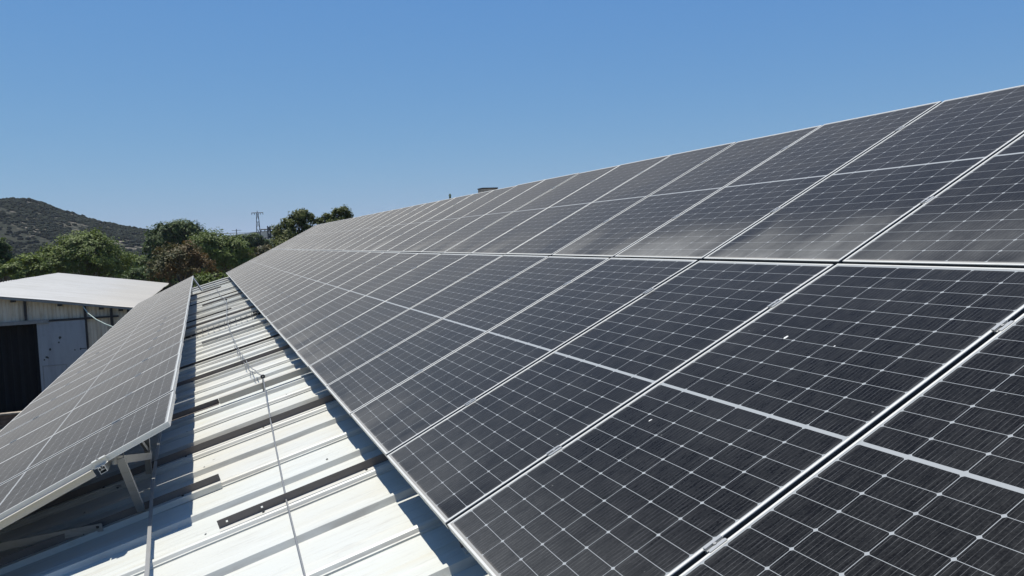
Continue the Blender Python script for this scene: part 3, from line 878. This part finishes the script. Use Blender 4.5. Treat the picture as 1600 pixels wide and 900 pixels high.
# low block wall in front of the shed
m = MB(); lw = empty("low_wall", (-9.2, 33.2, GZ), label="low brown block wall in front of the shed doorway", cat="wall")
for r_ in range(3):
    x = -4.0 + (r_ % 2) * .2
    while x < 1.7:
        m.box(x, x + .39, -.1, .1, r_ * .17, r_ * .17 + .16); x += .40
m.build("blocks", simple("brown_block", (.16, .10, .07), .9, 0, .3, 4), lw)
MB().box(-4.05, 1.75, -.14, .14, .512, .57).build("coping", M_conc, lw)

# ---------------------------------------------------------------- trees
def tree(name, label, base, height, crowns, mat, seed, leaf=.22, dens=1.0, trunk_r=.16, group=None):
    """crowns: list of (dx, dy, z, rx, ry, rz) ellipsoids relative to base"""
    rg = random.Random(seed)
    root = empty(name, base, label=label, cat="tree", group=group)
    tb = MB(); top = Vector((rg.uniform(-.2, .2), 0, height * .72))
    tb.tube([(0, 0, -.2), (.06, 0, height * .2), (top.x * .6, .05, height * .45), top], [trunk_r * 1.3, trunk_r, trunk_r * .7, trunk_r * .25], 7)
    lv = MB()
    for (dx, dy, cz, rx, ry, rzz) in crowns:
        c = Vector((dx, dy, cz))
        st = Vector((0, 0, height * .3)).lerp(top, .3)
        for _ in range(3):
            e = c + Vector((rg.uniform(-.6, .6) * rx, rg.uniform(-.6, .6) * ry, rg.uniform(-.2, .6) * rzz))
            mid = st.lerp(e, .5) + Vector((0, 0, -.15 * rzz))
            tb.tube([st, mid, e], [trunk_r * .55, trunk_r * .38, trunk_r * .10], 5)
        area = (rx * ry + rx * rzz + ry * rzz) / 3
        ncl = max(20, int(area * 34 * dens))
        for _ in range(ncl):
            # clump centre near the shell, bumpy
            d = Vector((rg.gauss(0, 1), rg.gauss(0, 1), rg.gauss(0, 1))).normalized()
            if d.z < -.55: d.z = -d.z
            k = rg.uniform(.55, 1.0) ** .6 * (1 + .26 * noise.noise(d * 2.3 + Vector((seed, 0, 0))))
            p = c + Vector((d.x * rx, d.y * ry, d.z * rzz)) * k
            cr = rg.uniform(.28, .62) * (min(rx, ry, rzz) / 2.0) ** .4
            for _ in range(int(rg.uniform(22, 40))):
                q = p + Vector([max(-.85, min(.85, rg.gauss(0, g_))) for g_ in (.5, .5, .42)]) * cr
                nrm = (Vector((rg.gauss(0, 1), rg.gauss(0, 1), rg.gauss(0, 1))) * .55 + d * 1.3 + Vector((0, 0, .7))).normalized()
                a = nrm.cross(Vector((rg.gauss(0, 1), rg.gauss(0, 1), rg.gauss(0, 1)))).normalized(); b = nrm.cross(a)
                s = leaf * .6 * rg.uniform(.55, 1.25); t = s * rg.uniform(.5, .8)
                lv.quad([q - a * s, q - b * t * .8 + nrm * s * .15, q + a * s, q + b * t + nrm * s * .15])
    lv.build("crown", mat, root); tb.build("trunk", M_bark, root)
    return root
def tree_px(name, label, px, py_top, Y, blobs, mat, seed, **kw):
    """blobs: (px, py, half-width px, half-height px) seen at depth Y"""
    top = at(px, py_top, Y); base = Vector((top.x, Y, GZ)); H = top.z - GZ
    k = (Vector((top.x, Y, top.z)) - CAM).dot(fwd) / F_PX
    cr = []
    rg = random.Random(seed + 100)
    for (bx, by, hw, hh) in blobs:
        c = at(bx, by, Y)
        cr.append((c.x - base.x, rg.uniform(-.4, .4) * hw * k, c.z - base.z, hw * k, hw * k * .9, hh * k))
    return tree(name, label, base, H, cr, mat, seed, **kw)
TG = "trees behind the roofs"
tree_px("broad_tree", "broad rounded olive-green tree right behind the pale shed roof", 140, 362, 74, [(135, 402, 56, 38), (100, 415, 46, 30), (170, 415, 40, 30), (135, 385, 38, 20), (70, 420, 26, 20)], M_leaf_mid, 1, leaf=.20)
tree_px("leafy_tree", "dark leafy tree cut off by the photo's left edge", 0, 374, 70, [(0, 405, 20, 30), (-30, 410, 40, 38), (14, 420, 14, 16)], M_leaf_dark, 2)
tree_px("bushy_tree", "low bushy tree at the left edge, between edge tree and broad tree", 38, 398, 66, [(38, 420, 28, 22), (20, 428, 24, 14), (62, 428, 18, 14)], M_leaf_mid, 3)
tree_px("tall_tree", "tall dark tree with twin rounded tops behind the russet tree", 288, 345, 98, [(262, 372, 32, 24), (292, 372, 28, 26), (250, 392, 24, 30), (305, 385, 22, 24), (280, 358, 22, 13)], M_leaf_dark, 4, leaf=.25)
tree_px("russet_tree", "russet brown tree at the gap between the two arrays", 280, 382, 62, [(280, 412, 38, 30), (312, 422, 24, 24), (255, 425, 26, 26), (292, 398, 26, 18)], M_leaf_red, 5, leaf=.17)
tree_px("round_tree", "mid-green round tree just right of the russet tree", 330, 362, 78, [(335, 392, 36, 30), (365, 398, 28, 28), (318, 385, 22, 20), (350, 415, 40, 26)], M_leaf_mid, 6, leaf=.20)
tree_px("small_tree", "small dark distant tree left of the lattice pylons", 375, 366, 120, [(368, 382, 14, 12), (380, 376, 10, 9)], M_leaf_dark, 7, leaf=.28)
tree_px("small_tree", "small dark distant tree directly below the lattice pylons", 398, 365, 118, [(396, 378, 14, 12), (410, 384, 14, 10), (388, 388, 16, 10)], M_leaf_dark, 8, leaf=.28)
tree_px("shrubby_tree", "reddish green shrubby tree at the foot of the pylons beside the array", 415, 384, 84, [(405, 398, 20, 12), (425, 396, 18, 14), (385, 412, 22, 16)], M_leaf_red, 9, leaf=.2)
tree_px("clumpy_tree", "yellow-green clumpy tree right of the pylons, rising behind the panels", 465, 329, 60, [(437, 362, 11, 10), (449, 350, 9, 8), (462, 340, 10, 9), (473, 336, 10, 8), (482, 342, 8, 7), (470, 354, 13, 10), (455, 366, 16, 12), (450, 384, 24, 15), (480, 362, 10, 9), (436, 376, 10, 10)], M_leaf_light, 10, leaf=.16, dens=2.6)
tree_px("clumpy_tree", "yellow-green treetop peeping over the far top corner of the panels", 525, 325, 60, [(497, 347, 6, 4), (507, 341, 8, 7), (518, 343, 8, 6), (527, 334, 8, 7), (538, 331, 8, 7), (543, 338, 6, 6), (530, 344, 10, 6), (512, 352, 12, 7)], M_leaf_light, 11, leaf=.16, dens=2.6)
tree_px("filler_tree", "dull green tree in the dip between broad tree and tall tree", 215, 400, 105, [(215, 418, 28, 18), (235, 422, 22, 18), (190, 425, 22, 14)], M_leaf_mid, 12, leaf=.26)
tree_px("low_bush", "low green bush at the far end of the white walkway", 335, 428, 44, [(338, 442, 20, 14), (318, 440, 14, 12), (355, 446, 12, 10)], M_leaf_mid, 13, leaf=.13)
tree_px("low_bush", "dark green bush between the shed roof and the russet tree", 235, 415, 66, [(230, 432, 26, 16), (205, 434, 24, 12), (255, 438, 22, 14)], M_leaf_dark, 14, leaf=.17)
# far wood filling the valley floor
fw = MB(); rw = random.Random(21)
for _ in range(1500):
    y = rw.uniform(125, 340); x = rw.uniform(-110, 75) * (y / 340) - 12
    r = rw.uniform(1.2, 3.0); n0 = len(fw.v); h = rw.uniform(.8, 3.2)
    for v in iv:
        k = r * rw.uniform(.7, 1.2); fw.v.append((x + v.x * k, y + v.y * k, GZ + h + v.z * k * .9))
    for f in iff: fw.f.append(tuple(n0 + i for i in f)); fw.m.append(0)
tag(fw.build("distant_wood", M_leaf_far), "hazy green wood filling the valley below the hill", "wood", kind='stuff')

# ---------------------------------------------------------------- pylons and power line
def pylon(base, H, wb, wt, arms, label, r=.05):
    root = empty("lattice_pylon", base, label=label, cat="pylon", group="lattice pylons beside the trees")
    t = MB(); nseg = 9
    def corner(u, i):
        w_ = (wb + (wt - wb) * u) / 2; s = ((-1, -1), (1, -1), (1, 1), (-1, 1))[i]
        return Vector((s[0] * w_, s[1] * w_, H * u))
    for i in range(4): t.tube([corner(0, i), corner(1, i)], r, 4)
    for s in range(nseg):
        a = s / nseg; b = (s + 1) / nseg
        for i in range(4):
            j = (i + 1) % 4
            t.tube([corner(a, i), corner(b, j)], r * .6, 4, cap=False); t.tube([corner(a, j), corner(b, i)], r * .6, 4, cap=False)
    t.build("tower", M_pylon, root)
    for (z, L, rr) in arms:
        m = MB(); m.tube([(-L, 0, z), (L, 0, z)], rr, 5); m.tube([(0, 0, z), (0, 0, z + .35)], rr * .7, 4)
        for sx_ in (-.95, -.5, .5, .95):
            m.tube([(L * sx_, 0, z), (L * sx_, 0, z - .35)], rr * .7, 5)
        m.build("crossarm", M_pylon, root)
    return root
pA = at(402, 332, 150); pB = at(420, 353, 140)
pylon((pA.x, 150, GZ), pA.z - GZ, 1.5, .28, [(pA.z - GZ - .05, 1.0, .07)], "taller thin lattice pylon with one crossarm at its tip", .042)
pylon((pB.x, 140, GZ), pB.z - GZ, .75, .38, [(pB.z - GZ - .55, 1.35, .11), (at(420, 371, 140).z - GZ, 1.3, .11)], "shorter stout lattice pylon with two crossarms beside the clumpy tree", .085)
pe = at(370, 368, 190); root = empty("power_pole", (pe.x, 190, GZ), label="faint slim power pole far left of the pylons", cat="pole")
MB().tube([(0, 0, 0), (0, 0, at(370, 358, 190).z - GZ)], .10, 6).build("pole", M_pylon, root)
MB().tube([(-1, 0, at(370, 360, 190).z - GZ), (1, 0, at(370, 360, 190).z - GZ)], .05, 5).build("crossarm", M_pylon, root)
def cable(a, b, sag, label, r=.022):
    a = Vector(a); b = Vector(b); pts = []
    for i in range(25):
        u = i / 24; p = a.lerp(b, u); p.z -= sag * 4 * u * (1 - u); pts.append(p)
    tag(MB().tube(pts, r, 4).build("power_line", M_pylon), label, "power line", "power lines strung from the stout pylon")
zA = pB.z - .9
for i, dx in enumerate((-1.28, -.67, 1.28)):
    cable((pB.x + dx, 140, zA), (at(240, 366, 160).x + dx, 160, at(240, 366 - i * 1.0, 160).z), .25, "%s power line wire strung from the stout pylon towards the hill" % ("nearest", "middle", "farthest")[i])

# ---------------------------------------------------------------- bird droppings
def splat(name, p, ux, uy, s, seed, label):
    rg = random.Random(seed); n = Vector(ux).cross(Vector(uy)).normalized(); m = MB()
    pts = []
    for i in range(11):
        a = 2 * math.pi * i / 11; k = s * rg.uniform(.55, 1.2)
        pts.append(Vector(p) + Vector(ux) * (k * math.cos(a)) + Vector(uy) * (k * 2.2 * math.sin(a)) + n * .0006)
    c = Vector(p) + n * .003
    for i in range(11): m.quad([pts[i], pts[(i + 1) % 11], c])
    tag(m.build(name, simple("dropping", (.75, .75, .7), .8)), label, "bird dropping", "bird droppings on the panels")
def on1(s, y): return U1 * s + Vector((0, y, 0)) - N1 * .0018
def ray_plane(px, py, O, N):
    d = rgt2 * ((px - 800) / F_PX) + up2 * ((450 - py) / F_PX) + fwd
    return CAM + d * ((O - CAM).dot(N) / d.dot(N))
for i, (px, py, s, lab) in enumerate(((1228, 527, .007, "largest white bird dropping on the near lower-row panels"), (1016, 657, .0045, "small white bird dropping left of the broad white mid band"), (1304, 541, .003, "tiny white speck right of the largest dropping"))):
    splat("bird_dropping", ray_plane(px, py, -N1 * .0018, N1), (0, -1, 0), U1, s, i, lab)

# ---------------------------------------------------------------- thin summer haze
hb = MB().box(-9300, 9300, -9300, 9300, GZ - 1.0, 62).build("haze", [])
hm_ = bpy.data.materials.new("haze"); hm_.use_nodes = True
ht = hm_.node_tree; ht.nodes.remove(ht.nodes["Principled BSDF"])
pv = ht.nodes.new("ShaderNodeVolumePrincipled")
pv.inputs["Color"].default_value = (.80, .88, 1.0, 1); pv.inputs["Density"].default_value = .00012; pv.inputs["Anisotropy"].default_value = .1
ht.links.new(pv.outputs[0], ht.nodes["Material Output"].inputs["Volume"])
hb.data.materials.append(hm_)
tag(hb, "thin blue summer haze lying over the valley and hills", "haze", kind='stuff')
